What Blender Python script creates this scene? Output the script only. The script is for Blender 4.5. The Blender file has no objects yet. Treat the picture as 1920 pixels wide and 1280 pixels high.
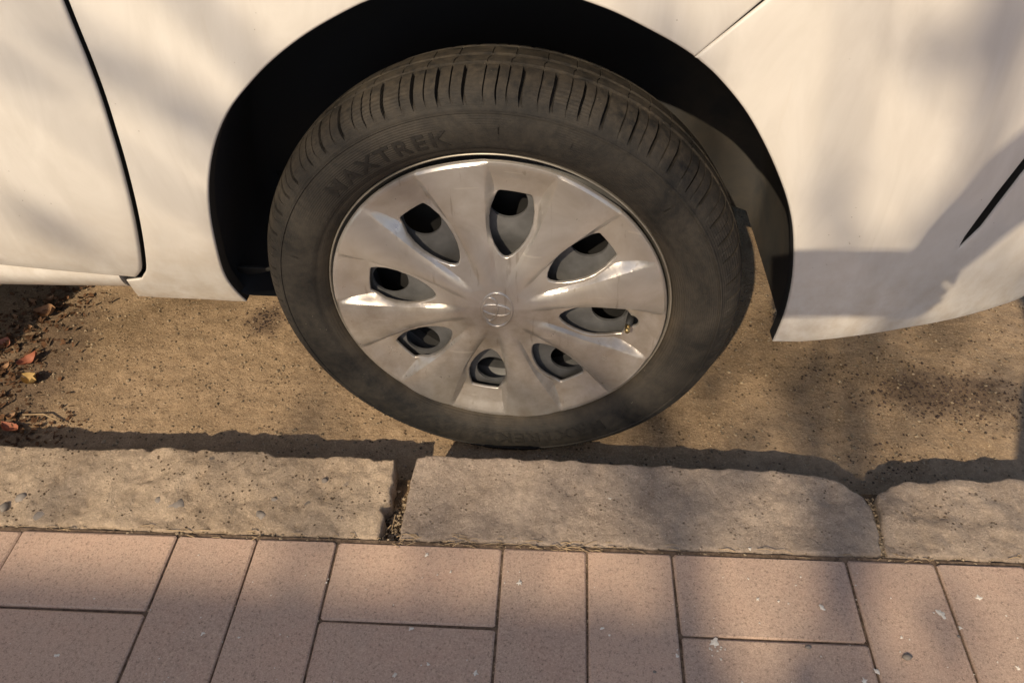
import bpy, bmesh, math, random
import numpy as np
from mathutils import Vector, Matrix, noise
from mathutils.geometry import delaunay_2d_cdt
random.seed(7); RNG = np.random.default_rng(11)
SC = bpy.context.scene; COL = SC.collection; R_ = math.radians

# ------------------------------------------------------------------ camera, sky, sun
CAM = np.array([0.0778, -0.6824, 0.895])
RGT = np.array([0.9977, 0.0593, -0.0313]); UPV = np.array([-0.0192, 0.6999, 0.7140]); FWD = np.array([-0.0643, 0.7117, -0.6995])
FPX = 1434.46                                   # focal length in pixels of a 1920 px wide picture
cd = bpy.data.cameras.new('camera'); cam = bpy.data.objects.new('camera', cd); COL.objects.link(cam)
cd.sensor_width = 36; cd.lens = FPX / 1920 * 36; cd.clip_start = 0.02; cd.clip_end = 500
M = Matrix.Identity(4)
for i in range(3):
    M[i][0] = RGT[i]; M[i][1] = UPV[i]; M[i][2] = -FWD[i]; M[i][3] = CAM[i]
cam.matrix_world = M; SC.camera = cam
SUN = Vector((-0.36, -1.0, 0.84)).normalized()  # towards the sun
EL = math.asin(SUN.z); AZ = math.atan2(SUN.x, SUN.y)
world = bpy.data.worlds.new('World'); SC.world = world; world.use_nodes = True
wn = world.node_tree.nodes; bg = wn['Background']
sky = wn.new('ShaderNodeTexSky'); sky.sky_type = 'NISHITA'; sky.sun_disc = False
sky.sun_elevation = EL; sky.sun_rotation = AZ; sky.dust_density = 2.0; sky.air_density = 1.0; sky.ozone_density = 1.0
world.node_tree.links.new(sky.outputs[0], bg.inputs[0]); bg.inputs[1].default_value = 0.125
sl = bpy.data.lights.new('sun', 'SUN'); so = bpy.data.objects.new('sun', sl); COL.objects.link(so)
sl.energy = 4.5; sl.angle = R_(0.5); sl.color = (1.0, 0.81, 0.56)
so.rotation_euler = SUN.to_track_quat('Z', 'Y').to_euler(); so.location = (-3, -8, 7)
SC.view_settings.view_transform = 'Standard'; SC.view_settings.look = 'None'
SC.view_settings.exposure = 0.04; SC.view_settings.gamma = 1.0

# ------------------------------------------------------------------ helpers
def ray(u, v): return (u - 960) / FPX * RGT - (v - 640) / FPX * UPV + FWD
def onZ(u, v, z):
    d = ray(u, v); p = CAM + d * ((z - CAM[2]) / d[2]); return float(p[0]), float(p[1])
def link(o, parent=None):
    COL.objects.link(o)
    if parent:
        o.parent = parent; o.matrix_parent_inverse = parent.matrix_basis.inverted()
    return o
def tag(o, label=None, cat=None, group=None, kind=None):
    for k, v in (('label', label), ('category', cat), ('group', group), ('kind', kind)):
        if v: o[k] = v
    return o
def empty(name, loc):
    o = bpy.data.objects.new(name, None); o.location = loc; o.empty_display_size = .1; COL.objects.link(o); return o
def mesh(name, V, F, mat, parent=None, smooth=True, sharp=None, slots=None):
    me = bpy.data.meshes.new(name); me.from_pydata([tuple(map(float, v)) for v in V], [], [tuple(map(int, f)) for f in F]); me.update()
    for m in (mat if isinstance(mat, (list, tuple)) else [mat]): me.materials.append(m)
    if slots is not None: me.polygons.foreach_set('material_index', slots)
    if smooth:
        me.polygons.foreach_set('use_smooth', [True] * len(me.polygons))
        if sharp: me.set_sharp_from_angle(angle=R_(sharp))
    o = bpy.data.objects.new(name, me); return link(o, parent)
def ss(a, b, x):
    t = np.clip((np.asarray(x, float) - a) / (b - a), 0, 1); return t * t * (3 - 2 * t)
def catmull(P, step):
    P = [np.array(p, float) for p in P]; Q = [2 * P[0] - P[1]] + P + [2 * P[-1] - P[-2]]; out = []
    for i in range(1, len(Q) - 2):
        a, b, c, d = Q[i - 1:i + 3]; n = max(1, int(np.ceil(np.linalg.norm(c - b) / step)))
        for k in range(n):
            t = k / n; out.append(.5 * ((2 * b) + (c - a) * t + (2 * a - 5 * b + 4 * c - d) * t * t + (3 * b - a - 3 * c + d) * t ** 3))
    return out + [P[-1]]
def resample(P, step, closed=True):
    out = []; n = len(P)
    for i in range(n if closed else n - 1):
        a = np.array(P[i], float); b = np.array(P[(i + 1) % n], float); L = np.linalg.norm(b - a)
        if L < 1e-7: continue
        k = max(1, int(np.ceil(L / step)))
        out += [a + (b - a) * j / k for j in range(k)]
    if not closed: out.append(np.array(P[-1], float))
    return out
def area(P):
    P = np.array(P); return .5 * np.sum(P[:, 0] * np.roll(P[:, 1], -1) - P[:, 1] * np.roll(P[:, 0], -1))
def inside(pts, poly):
    pts = np.atleast_2d(pts); poly = np.asarray(poly); x, y = pts[:, 0], pts[:, 1]; r = np.zeros(len(pts), bool)
    a = poly; b = np.roll(poly, -1, 0)
    for (x1, y1), (x2, y2) in zip(a, b):
        if y1 == y2: continue
        r ^= ((y1 > y) != (y2 > y)) & (x < (x2 - x1) * (y - y1) / (y2 - y1) + x1)
    return r
def offset_poly(P, d):                           # d > 0 shrinks a counter-clockwise polygon
    P = np.array(P); e = np.roll(P, -1, 0) - P; e /= np.linalg.norm(e, axis=1)[:, None] + 1e-12
    n = np.c_[-e[:, 1], e[:, 0]]; m = n + np.roll(n, 1, 0); m /= np.linalg.norm(m, axis=1)[:, None] + 1e-12
    return P + m * d
def cdt(loops, inner):                           # loops[0] outer boundary, the others holes
    V = []; E = []
    for L in loops:
        s = len(V); V += [Vector((float(p[0]), float(p[1]))) for p in L]; E += [(s + i, s + (i + 1) % len(L)) for i in range(len(L))]
    V += [Vector((float(p[0]), float(p[1]))) for p in inner]
    r = delaunay_2d_cdt(V, E, [], 0, 1e-6); P = np.array([(v.x, v.y) for v in r[0]]); T = np.array([t for t in r[2] if len(t) == 3])
    c = P[T].mean(1); ok = inside(c, loops[0])
    for h in loops[1:]: ok &= ~inside(c, h)
    return P, T[ok]
def keep(pts, loops, gap):                       # grid points inside the loops and away from their edges
    pts = np.asarray(pts); ok = inside(pts, loops[0])
    for h in loops[1:]: ok &= ~inside(pts, h)
    pts = pts[ok]; B = np.vstack([np.asarray(l) for l in loops])
    good = np.ones(len(pts), bool)
    for i in range(0, len(pts), 2000):
        d = ((pts[i:i + 2000, None, :] - B[None]) ** 2).sum(2).min(1); good[i:i + 2000] = d > gap * gap
    return pts[good]
def skirted(P, T, to3, prof):                    # prof: [(outward offset, depth)] rings rolled off every boundary
    cnt = {}
    for t in T:
        for a, b in ((t[0], t[1]), (t[1], t[2]), (t[2], t[0])): cnt[(int(a), int(b))] = 1
    be = [(a, b) for (a, b) in cnt if (b, a) not in cnt]
    nrm = {}
    for a, b in be:
        e = P[b] - P[a]; e = e / (np.linalg.norm(e) + 1e-12); n = np.array([e[1], -e[0]])
        for k in (a, b): nrm[k] = nrm.get(k, 0) + n
    for k in nrm: nrm[k] = nrm[k] / (np.linalg.norm(nrm[k]) + 1e-9)
    ks = list(nrm); V = [to3(P, np.zeros(len(P)))]; base = len(P); F = [tuple(t) for t in T]
    prev = {k: k for k in ks}; PB = np.array([P[k] for k in ks]); NB = np.array([nrm[k] for k in ks])
    for o, d in prof:
        V.append(to3(PB + NB * o, np.full(len(ks), d))); cur = {k: base + i for i, k in enumerate(ks)}; base += len(ks)
        F += [(prev[b], prev[a], cur[a], cur[b]) for a, b in be]; prev = cur
    return np.vstack(V), F
def roll(r, depth): return [(r * math.sin(R_(a)), r * (1 - math.cos(R_(a)))) for a in (30, 60, 90)] + [(r, depth)]
def tube(path, rad, seg=8, caps=True):
    path = [np.array(p, float) for p in path]; V = []; F = []; n = len(path); u = None
    for i, p in enumerate(path):
        t = path[min(i + 1, n - 1)] - path[max(i - 1, 0)]; t = t / (np.linalg.norm(t) + 1e-9)
        if u is None: u = np.cross(t, [0.3, 0.2, 1.0] if abs(t[2]) < .9 else [1, 0, 0])
        u = u - t * (u @ t); u = u / np.linalg.norm(u); w = np.cross(t, u); r = rad[i] if hasattr(rad, '__len__') else rad
        for k in range(seg):
            a = 2 * math.pi * k / seg; V.append(p + r * (math.cos(a) * u + math.sin(a) * w))
    for i in range(n - 1):
        for k in range(seg): F.append((i * seg + k, i * seg + (k + 1) % seg, (i + 1) * seg + (k + 1) % seg, (i + 1) * seg + k))
    if caps: F.append(tuple(range(seg - 1, -1, -1))); F.append(tuple((n - 1) * seg + k for k in range(seg)))
    return V, F
def box(x0, x1, y0, y1, z0, z1):
    V = [(x, y, z) for z in (z0, z1) for y in (y0, y1) for x in (x0, x1)]
    return V, [(0, 2, 3, 1), (4, 5, 7, 6), (0, 1, 5, 4), (2, 6, 7, 3), (0, 4, 6, 2), (1, 3, 7, 5)]
class MB:
    def __init__(s): s.V = []; s.F = []
    def add(s, VF):
        b = len(s.V); s.V += [tuple(v) for v in VF[0]]; s.F += [tuple(i + b for i in f) for f in VF[1]]; return s

# ------------------------------------------------------------------ materials
def newmat(name):
    m = bpy.data.materials.new(name); m.use_nodes = True; nt = m.node_tree; return m, nt, nt.nodes['Principled BSDF']
class G:
    def __init__(s, nt):
        s.nt = nt; s.n = nt.nodes; s.l = nt.links; s.tc = s.n.new('ShaderNodeTexCoord')
    def obj(s): return s.tc.outputs['Object']
    def geo(s): return s.n.new('ShaderNodeNewGeometry').outputs['Position']
    def noise(s, scale, det=6, rough=.6, vec=None, dist=0):
        x = s.n.new('ShaderNodeTexNoise'); x.inputs['Scale'].default_value = scale; x.inputs['Detail'].default_value = det
        x.inputs['Roughness'].default_value = rough; x.inputs['Distortion'].default_value = dist
        s.l.new(vec if vec is not None else s.geo(), x.inputs['Vector']); return x.outputs['Fac']
    def vor(s, scale, out='Distance', vec=None):
        x = s.n.new('ShaderNodeTexVoronoi'); x.inputs['Scale'].default_value = scale; s.l.new(vec if vec is not None else s.geo(), x.inputs['Vector']); return x.outputs[out]
    def ramp(s, fac, a, b, c0=(0, 0, 0), c1=(1, 1, 1)):
        x = s.n.new('ShaderNodeValToRGB'); e = x.color_ramp.elements; e[0].position = a; e[1].position = b
        e[0].color = (*c0, 1); e[1].color = (*c1, 1); s.l.new(fac, x.inputs[0]); return x.outputs[0]
    def mix(s, fac, a, b, mode='MIX'):
        x = s.n.new('ShaderNodeMix'); x.data_type = 'RGBA'; x.blend_type = mode
        for k, v in ((0, fac), (6, a), (7, b)):
            if isinstance(v, (int, float)): x.inputs[k].default_value = v
            elif isinstance(v, tuple): x.inputs[k].default_value = (*v, 1)
            else: s.l.new(v, x.inputs[k])
        return x.outputs[2]
    def math(s, op, a, b=0.0):
        x = s.n.new('ShaderNodeMath'); x.operation = op
        for k, v in ((0, a), (1, b)):
            if isinstance(v, (int, float)): x.inputs[k].default_value = v
            else: s.l.new(v, x.inputs[k])
        return x.outputs[0]
    def sep(s, vec, i):
        x = s.n.new('ShaderNodeSeparateXYZ'); s.l.new(vec, x.inputs[0]); return x.outputs[i]
    def scale(s, vec, xyz):
        x = s.n.new('ShaderNodeMapping'); x.inputs['Scale'].default_value = xyz; s.l.new(vec, x.inputs[0]); return x.outputs[0]
    def bump(s, h, strength, dist, prev=None):
        x = s.n.new('ShaderNodeBump'); x.inputs['Strength'].default_value = strength; x.inputs['Distance'].default_value = dist
        s.l.new(h, x.inputs['Height'])
        if prev is not None: s.l.new(prev, x.inputs['Normal'])
        return x.outputs[0]
    def rnd(s): return s.n.new('ShaderNodeObjectInfo').outputs['Random']
def plain(name, col, rough=.6, metal=0., spec=.5, var=.15, scale=40):
    m, nt, b = newmat(name); g = G(nt)
    c = g.mix(g.ramp(g.noise(scale), .35, .65), tuple(x * (1 - var) for x in col), tuple(min(1, x * (1 + var)) for x in col))
    nt.links.new(c, b.inputs['Base Color']); b.inputs['Roughness'].default_value = rough; b.inputs['Metallic'].default_value = metal
    b.inputs['Specular IOR Level'].default_value = spec; return m

def mat_paint():
    m, nt, b = newmat('white_paint'); g = G(nt); P = g.geo(); z = g.sep(P, 2)
    low = g.ramp(z, .22, .42, (1, 1, 1), (0, 0, 0))
    film_dapple = g.ramp(g.noise(11, 5, .65, g.scale(P, (1.5, 1, .55)), .9), .36, .70)  # dust film, its contrast raised to paint soft dapple shade into the colour
    grime = g.math('MULTIPLY', low, g.ramp(g.noise(38, 8, .7), .40, .78))
    c = g.mix(g.math('MULTIPLY', film_dapple, .6), (.69, .665, .63), (.54, .51, .47))
    c = g.mix(g.math('MULTIPLY', grime, .75), c, (.40, .31, .21))
    spots = g.math('MULTIPLY', g.ramp(g.vor(85), .035, .075, (1, 1, 1), (0, 0, 0)), g.ramp(g.noise(7, 2), .56, .62))
    c = g.mix(g.math('MULTIPLY', spots, .75), c, (.16, .12, .08))
    scr = g.ramp(g.noise(60, 3, .5, g.scale(P, (1.0, 1, .06))), .70, .76)
    c = g.mix(g.math('MULTIPLY', scr, .18), c, (.50, .42, .32))
    nt.links.new(c, b.inputs['Base Color']); b.inputs['Roughness'].default_value = .5
    b.inputs['Coat Weight'].default_value = .8; b.inputs['Coat Roughness'].default_value = .10
    nt.links.new(g.ramp(g.noise(50, 6, .7), .3, .7, (.42,) * 3, (.62,) * 3), b.inputs['Roughness'])
    return m
def mat_cover():
    m, nt, b = newmat('silver_cover'); g = G(nt); P = g.obj()
    sm = g.ramp(g.noise(16, 5, .65, P, .6), .36, .72)
    c = g.mix(sm, (.56, .54, .525), (.43, .395, .36))
    dust = g.math('MULTIPLY', g.ramp(g.sep(P, 2), -.19, -.06, (1, 1, 1), (0, 0, 0)), g.ramp(g.noise(24, 6, .7, P), .35, .7))
    c = g.mix(g.math('MULTIPLY', dust, .55), c, (.23, .175, .115))
    sp = g.math('MULTIPLY', g.ramp(g.vor(150, vec=P), .05, .12, (1, 1, 1), (0, 0, 0)), g.ramp(g.noise(22, 2, .5, P), .58, .64))
    c = g.mix(g.math('MULTIPLY', sp, .4), c, (.60, .57, .52))
    scr = g.ramp(g.noise(130, 3, .5, g.scale(P, (1, 1, .09))), .66, .72)
    c = g.mix(g.math('MULTIPLY', scr, .35), c, (.2, .16, .12))
    sc2 = g.ramp(g.noise(90, 2, .5, g.scale(P, (.12, 1, 1.2)), .4), .69, .72)
    c = g.mix(g.math('MULTIPLY', sc2, .4), c, (.72, .69, .64))
    nt.links.new(c, b.inputs['Base Color']); b.inputs['Metallic'].default_value = .68
    nt.links.new(g.ramp(g.noise(35, 6, .7, P), .3, .7, (.26,) * 3, (.42,) * 3), b.inputs['Roughness'])
    nt.links.new(g.bump(g.noise(420, 3, .6, P), .06, .001), b.inputs['Normal']); return m
def mat_tyre():
    m, nt, b = newmat('dusty_rubber'); g = G(nt); P = g.obj()
    big = g.ramp(g.noise(8, 6, .7, P, .8), .40, .62); fine = g.ramp(g.noise(120, 6, .75, P), .40, .72)
    c = g.mix(g.math('MULTIPLY', big, .75), (.0075, .0076, .0082), (.038, .0335, .029))
    c = g.mix(g.math('MULTIPLY', fine, .2), c, (.095, .079, .06))
    r = g.n.new('ShaderNodeVectorMath'); r.operation = 'LENGTH'; g.l.new(g.scale(P, (1, 0, 1)), r.inputs[0]); rad = r.outputs['Value']
    tr = g.math('MULTIPLY', g.ramp(rad, .270, .287), g.ramp(g.noise(60, 6, .7, P), .35, .7))
    c = g.mix(g.math('MULTIPLY', tr, .5), c, (.105, .084, .061))
    ring = g.math('MULTIPLY', g.ramp(rad, .205, .222, (1, 1, 1), (0, 0, 0)), g.ramp(g.noise(26, 5, .6, P), .3, .7))
    c = g.mix(g.math('MULTIPLY', ring, .6), c, (.10, .078, .055))
    sp = g.math('MULTIPLY', g.ramp(g.vor(190, vec=P), .04, .09, (1, 1, 1), (0, 0, 0)), g.ramp(g.noise(20, 2, .5, P), .62, .66))
    c = g.mix(g.math('MULTIPLY', sp, .6), c, (.42, .37, .30))
    lines = g.math('SINE', g.math('MULTIPLY', rad, 2600))
    nt.links.new(c, b.inputs['Base Color']); b.inputs['Roughness'].default_value = .78; b.inputs['Specular IOR Level'].default_value = .35
    nt.links.new(g.bump(g.math('MULTIPLY', lines, g.ramp(g.noise(7, 2, .5, P), .45, .6)), .35, .0006, g.bump(g.noise(600, 4, .7, P), .35, .001)), b.inputs['Normal']); return m
def mat_road():
    m, nt, b = newmat('dirty_road'); g = G(nt); P = g.geo()
    c = g.mix(g.ramp(g.noise(4.2, 6, .65, P, .8), .36, .62), (.26, .185, .115), (.44, .32, .21))
    c = g.mix(g.math('MULTIPLY', g.ramp(g.noise(55, 7, .75), .42, .68), .62), c, (.17, .112, .066))
    c = g.mix(g.math('MULTIPLY', g.ramp(g.noise(260, 5, .8), .50, .66), .65), c, (.58, .43, .28))
    pit = g.math('MULTIPLY', g.ramp(g.vor(95), .10, .24, (1, 1, 1), (0, 0, 0)), g.ramp(g.noise(14, 3, .6), .46, .54))
    c = g.mix(g.math('MULTIPLY', pit, .9), c, (.045, .03, .02))
    sp2 = g.ramp(g.vor(210, 'Distance'), .10, .20, (1, 1, 1), (0, 0, 0)); cl = g.vor(210, 'Color')
    c = g.mix(g.math('MULTIPLY', sp2, .8), c, g.mix(g.ramp(g.sep(cl, 0), .3, .7), (.09, .062, .04), (.58, .45, .31)))
    # a dark gritty patch and a smaller one: dirt with a shape of its own
    def blot(x, y, rx, ry, thr):
        v = g.n.new('ShaderNodeVectorMath'); v.operation = 'SUBTRACT'; g.l.new(P, v.inputs[0]); v.inputs[1].default_value = (x, y, 0)
        L = g.n.new('ShaderNodeVectorMath'); L.operation = 'LENGTH'; g.l.new(g.scale(v.outputs[0], (1 / rx, 1 / ry, 0)), L.inputs[0])
        return g.ramp(g.math('ADD', L.outputs['Value'], g.math('MULTIPLY', g.math('SUBTRACT', g.noise(30, 7, .8), .5), 1.7)), thr, thr + .5, (1, 1, 1), (0, 0, 0))
    for u, v_, rx, ry in ((1770, 735, .13, .055), (500, 600, .045, .05), (60, 690, .10, .22)):
        x, y = onZ(u, v_, 0); c = g.mix(g.math('MULTIPLY', blot(x, y, rx, ry, .5), .62), c, (.085, .058, .045))
    nt.links.new(c, b.inputs['Base Color']); b.inputs['Roughness'].default_value = .95; b.inputs['Specular IOR Level'].default_value = .2
    n1 = g.bump(g.noise(240, 6, .8), .7, .004); nt.links.new(g.bump(g.noise(40, 6, .7), .5, .01, n1), b.inputs['Normal']); return m
def mat_kerb(name, a, bb, pit_amt, grit):
    m, nt, b = newmat(name); g = G(nt); P = g.geo()
    c = g.mix(g.ramp(g.noise(10, 6, .7, P, .7), .33, .68), a, bb)
    c = g.mix(g.math('MULTIPLY', g.ramp(g.noise(90, 7, .8), .45, .68), .5), c, tuple(x * .5 for x in a))
    c = g.mix(g.math('MULTIPLY', g.ramp(g.noise(300, 4, .8), .52, .66), .55), c, tuple(min(1, x * 1.35) for x in bb))
    pit = g.math('MULTIPLY', g.math('MULTIPLY', g.ramp(g.vor(150), .14, .30, (1, 1, 1), (0, 0, 0)), g.ramp(g.noise(33, 4, .7), .50, .58)), pit_amt)
    blk = g.math('MULTIPLY', g.ramp(g.vor(420), .10, .22, (1, 1, 1), (0, 0, 0)), g.ramp(g.noise(60, 3, .6), .45, .6))
    c = g.mix(g.math('MULTIPLY', blk, .6), c, (.09, .07, .055))
    c = g.mix(pit, c, (.11, .078, .05))
    agg = g.math('MULTIPLY', g.ramp(g.vor(34, vec=P), .16, .21, (1, 1, 1), (0, 0, 0)), g.ramp(g.noise(17, 3, .6), .57, .63))
    c = g.mix(g.math('MULTIPLY', agg, grit), c, (.20, .18, .165))
    nt.links.new(c, b.inputs['Base Color']); b.inputs['Roughness'].default_value = .93; b.inputs['Specular IOR Level'].default_value = .2
    h = g.math('SUBTRACT', g.noise(360, 6, .85), g.math('MULTIPLY', pit, 1.2))
    n1 = g.bump(h, .8, .004); nt.links.new(g.bump(g.noise(48, 8, .78, P, .5), .65, .008, n1), b.inputs['Normal']); return m
def mat_paver():
    m, nt, b = newmat('pink_paver'); g = G(nt); P = g.geo(); r = g.rnd()
    c = g.mix(r, (.42, .285, .225), (.56, .38, .29))
    c = g.mix(g.math('MULTIPLY', g.ramp(g.noise(4.5, 6, .7, P, .6), .40, .66), .45), c, (.37, .285, .23))
    c = g.mix(g.math('MULTIPLY', g.ramp(g.noise(14, 6, .7, P, .4), .35, .7), .5), c, (.42, .33, .27))
    c = g.mix(g.math('MULTIPLY', g.ramp(g.noise(560, 4, .85), .46, .62), .6), c, (.66, .50, .39))
    c = g.mix(g.math('MULTIPLY', g.ramp(g.noise(330, 5, .85), .53, .64), .75), c, (.13, .095, .075))
    nt.links.new(c, b.inputs['Base Color']); b.inputs['Roughness'].default_value = .9; b.inputs['Specular IOR Level'].default_value = .25
    nt.links.new(g.bump(g.noise(900, 5, .85), .5, .0016, g.bump(g.noise(60, 5, .7), .25, .004)), b.inputs['Normal']); return m
def mat_dust(name, col, dark, scale=60, rough=.9):
    m, nt, b = newmat(name); g = G(nt); c = g.mix(g.ramp(g.noise(scale, 7, .75), .38, .66), dark, col)
    nt.links.new(c, b.inputs['Base Color']); b.inputs['Roughness'].default_value = rough; b.inputs['Specular IOR Level'].default_value = .2
    nt.links.new(g.bump(g.noise(scale * 4, 5, .8), .6, .003), b.inputs['Normal']); return m
def mat_liner():
    m, nt, b = newmat('black_liner'); g = G(nt); P = g.geo()
    d = g.math('MULTIPLY', g.ramp(g.sep(P, 0), .18, .26), g.ramp(g.noise(12, 6, .65, P, .5), .25, .7))
    c = g.mix(g.math('MULTIPLY', d, .75), (.036, .040, .047), (.115, .098, .078))
    nt.links.new(c, b.inputs['Base Color']); b.inputs['Roughness'].default_value = .72; b.inputs['Specular IOR Level'].default_value = .3; return m
def mat_leaf(name, a, b_):
    m, nt, b = newmat(name); g = G(nt); c = g.mix(g.rnd(), a, b_); c = g.mix(g.math('MULTIPLY', g.ramp(g.noise(120), .4, .65), .5), c, tuple(x * .5 for x in a))
    nt.links.new(c, b.inputs['Base Color']); b.inputs['Roughness'].default_value = .7; return m

PAINT = mat_paint(); COVER = mat_cover(); TYRE = mat_tyre(); ROAD = mat_road(); PAVER = mat_paver(); LINER = mat_liner()
KERB_ROUGH = mat_kerb('pitted_concrete', (.40, .305, .22), (.63, .50, .375), 1.0, .9)
KERB_SMOOTH = mat_kerb('worn_kerb_stone', (.34, .27, .22), (.56, .455, .37), .6, .4)
KERB_GREY = mat_kerb('grey_kerb_stone', (.32, .255, .205), (.56, .45, .36), .85, .5)
DIRT = mat_dust('gutter_dirt', (.22, .15, .09), (.06, .042, .028)); SAND = mat_dust('joint_sand', (.25, .18, .13), (.075, .052, .036), 120)
LETTER = plain('rubbed_rubber', (.014, .0128, .012), .6, 0, .4, .3, 200)
BLACK = plain('black_plastic', (.012, .012, .013), .6); DARK = plain('dark_underbody', (.02, .019, .018), .8)
STEEL = plain('grey_steel_wheel', (.12, .122, .128), .55, .25, .4, .25, 30); RIM = plain('rim_flange', (.30, .28, .25), .4, .6)
RUBB_SHADE = plain('rubber_gap_shade', (.02, .02, .02), .7); GLASS = plain('dark_glass', (.02, .025, .025), .08); BRASS = plain('valve_brass', (.42, .33, .17), .35, .9)  # first one: valve and seal rubber, also shade painted into panel gaps
GRIT = mat_dust('road_grit', (.62, .49, .34), (.035, .026, .02), 170); CHIP = mat_dust('leaf_crumbs', (.22, .115, .06), (.045, .026, .016), 70)
STRAW = plain('dry_straw', (.33, .24, .145), .8); WHITE = plain('white_splat', (.66, .62, .56), .9)
BARK = mat_dust('tree_bark', (.16, .11, .075), (.05, .035, .025), 30); LEAF = mat_leaf('green_leaf', (.05, .085, .025), (.10, .13, .04))
PLASTER = mat_dust('wall_plaster', (.46, .40, .33), (.34, .29, .23), 8); GREYSTONE = plain('blue_grey_pebble', (.21, .185, .165), .8, 0, .3, .25, 90)

# ================================================================== the setting
HK = 0.08                                        # pavement above the road
EDGE = -0.203; GX0 = -0.3875                     # where the pavers start, their grid origin
g_ = mesh('ground', [(-80, -80, -.16), (80, -80, -.16), (80, 80, -.16), (-80, 80, -.16)], [(0, 1, 2, 3)], DIRT); tag(g_, kind='structure')
# road: fine uneven sheet in view, coarse sheet round it
def fbm(x, y, s, o=5): return noise.fractal(Vector((x * s, y * s, 3.1)), 1.0, 2.0, o)
xs = np.arange(-1.25, 1.2501, .0065); ys = np.arange(-.16, .80, .0065); nx, ny = len(xs), len(ys)
V = []
for y in ys:
    for x in xs:
        e = min(1, (x + 1.25) / .1, (1.25 - x) / .1, (.80 - y) / .1)
        V.append((x, y, e * (.0030 * fbm(x, y, 7) + .0016 * fbm(x + 5, y, 45, 4))))
F = [(j * nx + i, j * nx + i + 1, (j + 1) * nx + i + 1, (j + 1) * nx + i) for j in range(ny - 1) for i in range(nx - 1)]
road = mesh('road', V, F, ROAD); tag(road, kind='structure')
far = mesh('road_beyond', [(-40, -.2, -.01), (40, -.2, -.01), (40, 14, -.01), (-40, 14, -.01)], [(0, 1, 2, 3)], ROAD); tag(far, kind='structure')

# pavement: sandy bed and its single pavers laid in pairs
bed = MB(); bed.add(box(-12, 12, -6, EDGE + .004, -.1, HK - .0032)); pave = mesh('pavement', bed.V, bed.F, SAND, smooth=False); tag(pave, kind='structure')
def paver_mesh(L, W_, seed):
    rng = random.Random(seed); c = .0019; h = .05; hx, hy = L / 2 - .0014, W_ / 2 - .0014; V = []
    def ringp(ix, z, jit):
        pts = []; cr = .0025
        for sx, sy in ((1, 1), (-1, 1), (-1, -1), (1, -1)):
            for a, b in (((0, cr), (cr, 0)) if sx * sy > 0 else ((cr, 0), (0, cr))):
                pts.append(((hx - ix - a) * sx + rng.uniform(-jit, jit), (hy - ix - b) * sy + rng.uniform(-jit, jit), z))
        return pts
    A = ringp(c, 0, .0007); B = ringp(0, -c * .8, .0006); D = ringp(0, -h, 0); V = A + B + D
    F = [tuple(range(8))]
    for s in (0, 8):
        for k in range(8): F.append((s + k, s + 8 + k, s + 8 + (k + 1) % 8, s + (k + 1) % 8))
    me = bpy.data.meshes.new('paver'); me.from_pydata(V, [], F); me.update(); me.materials.append(PAVER); return me
PM = [paver_mesh(.2, .1, s) for s in range(6)]
def add_paver(cx, cy, rot):
    o = bpy.data.objects.new('paver', random.choice(PM)); o.location = (cx, cy, HK + random.uniform(-.0012, .0010))
    o.rotation_euler = (R_(random.uniform(-.25, .25)), R_(random.uniform(-.25, .25)), rot + R_(random.uniform(-.35, .35)) + (math.pi if random.random() < .5 else 0)); link(o, pave)
rest = MB()
def rest_paver(cx, cy, rot):
    hx, hy = (.0985, .0485) if rot == 0 else (.0485, .0985); rest.add(box(cx - hx, cx + hx, cy - hy, cy + hy, HK - .05, HK))
for row in range(0, 24):
    for m in range(-26, 28):
        x0 = GX0 + .2 * m; y1 = EDGE - .0005 - .2 * row; H = (m + row) % 2 != 0
        near = -6 <= m <= 9 and row < 6
        for k in range(2):
            a = (x0 + .1, y1 - .05 - .1 * k, 0.) if H else (x0 + .05 + .1 * k, y1 - .1, math.pi / 2)
            (add_paver if near else rest_paver)(*a)
tag(mesh('paver_field', rest.V, rest.F, PAVER, pave, smooth=False), kind='stuff')

# kerb: dirt bed and its stones
kb = MB(); kb.add(box(-12, 12, EDGE + .0035, -.088, -.1, HK - .034)); kerb = mesh('kerb', kb.V, kb.F, DIRT, smooth=False); tag(kerb, kind='structure')
def kz(pts): return [onZ(u, v, HK) for u, v in pts]
def kerb_stone(outline, mat, amp, seed, fine=.0045, tilt=0.0):
    P = resample(outline, .006); P = P if area(P) > 0 else P[::-1]
    P = np.array([p + np.array([.0030 * noise.noise(Vector((p[0] * 70, p[1] * 70, seed))), .0034 * noise.fractal(Vector((p[0] * 45, p[1] * 45, seed + 9)), .8, 2.2, 3)]) for p in P])
    r = .0042; In = offset_poly(P, r); lo, hi = In.min(0), In.max(0)
    gx, gy = np.meshgrid(np.arange(lo[0], hi[0], fine), np.arange(lo[1], hi[1], fine)); gp = np.c_[gx.ravel(), gy.ravel()]; gp = gp + RNG.uniform(-.0012, .0012, gp.shape)
    Q, T = cdt([In], keep(gp, [In], fine * .6))
    def to3(p, d):
        out = []
        for (x, y), dd in zip(p, d):
            h = amp * (1.2 * noise.fractal(Vector((x * 22, y * 22, seed)), .9, 2.1, 5) + .9 * min(0, noise.fractal(Vector((x * 75, y * 75, seed + 4)), .7, 2.0, 4) + .15))
            out.append((x, y, HK - .001 + h * max(0, 1 - dd / .03) + tilt * (x - lo[0]) - dd))
        return np.array(out)
    V, F = skirted(Q, T, to3, roll(r, .13)); return mesh('kerb_stone', V, F, mat, kerb)
FR = EDGE + .006
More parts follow.
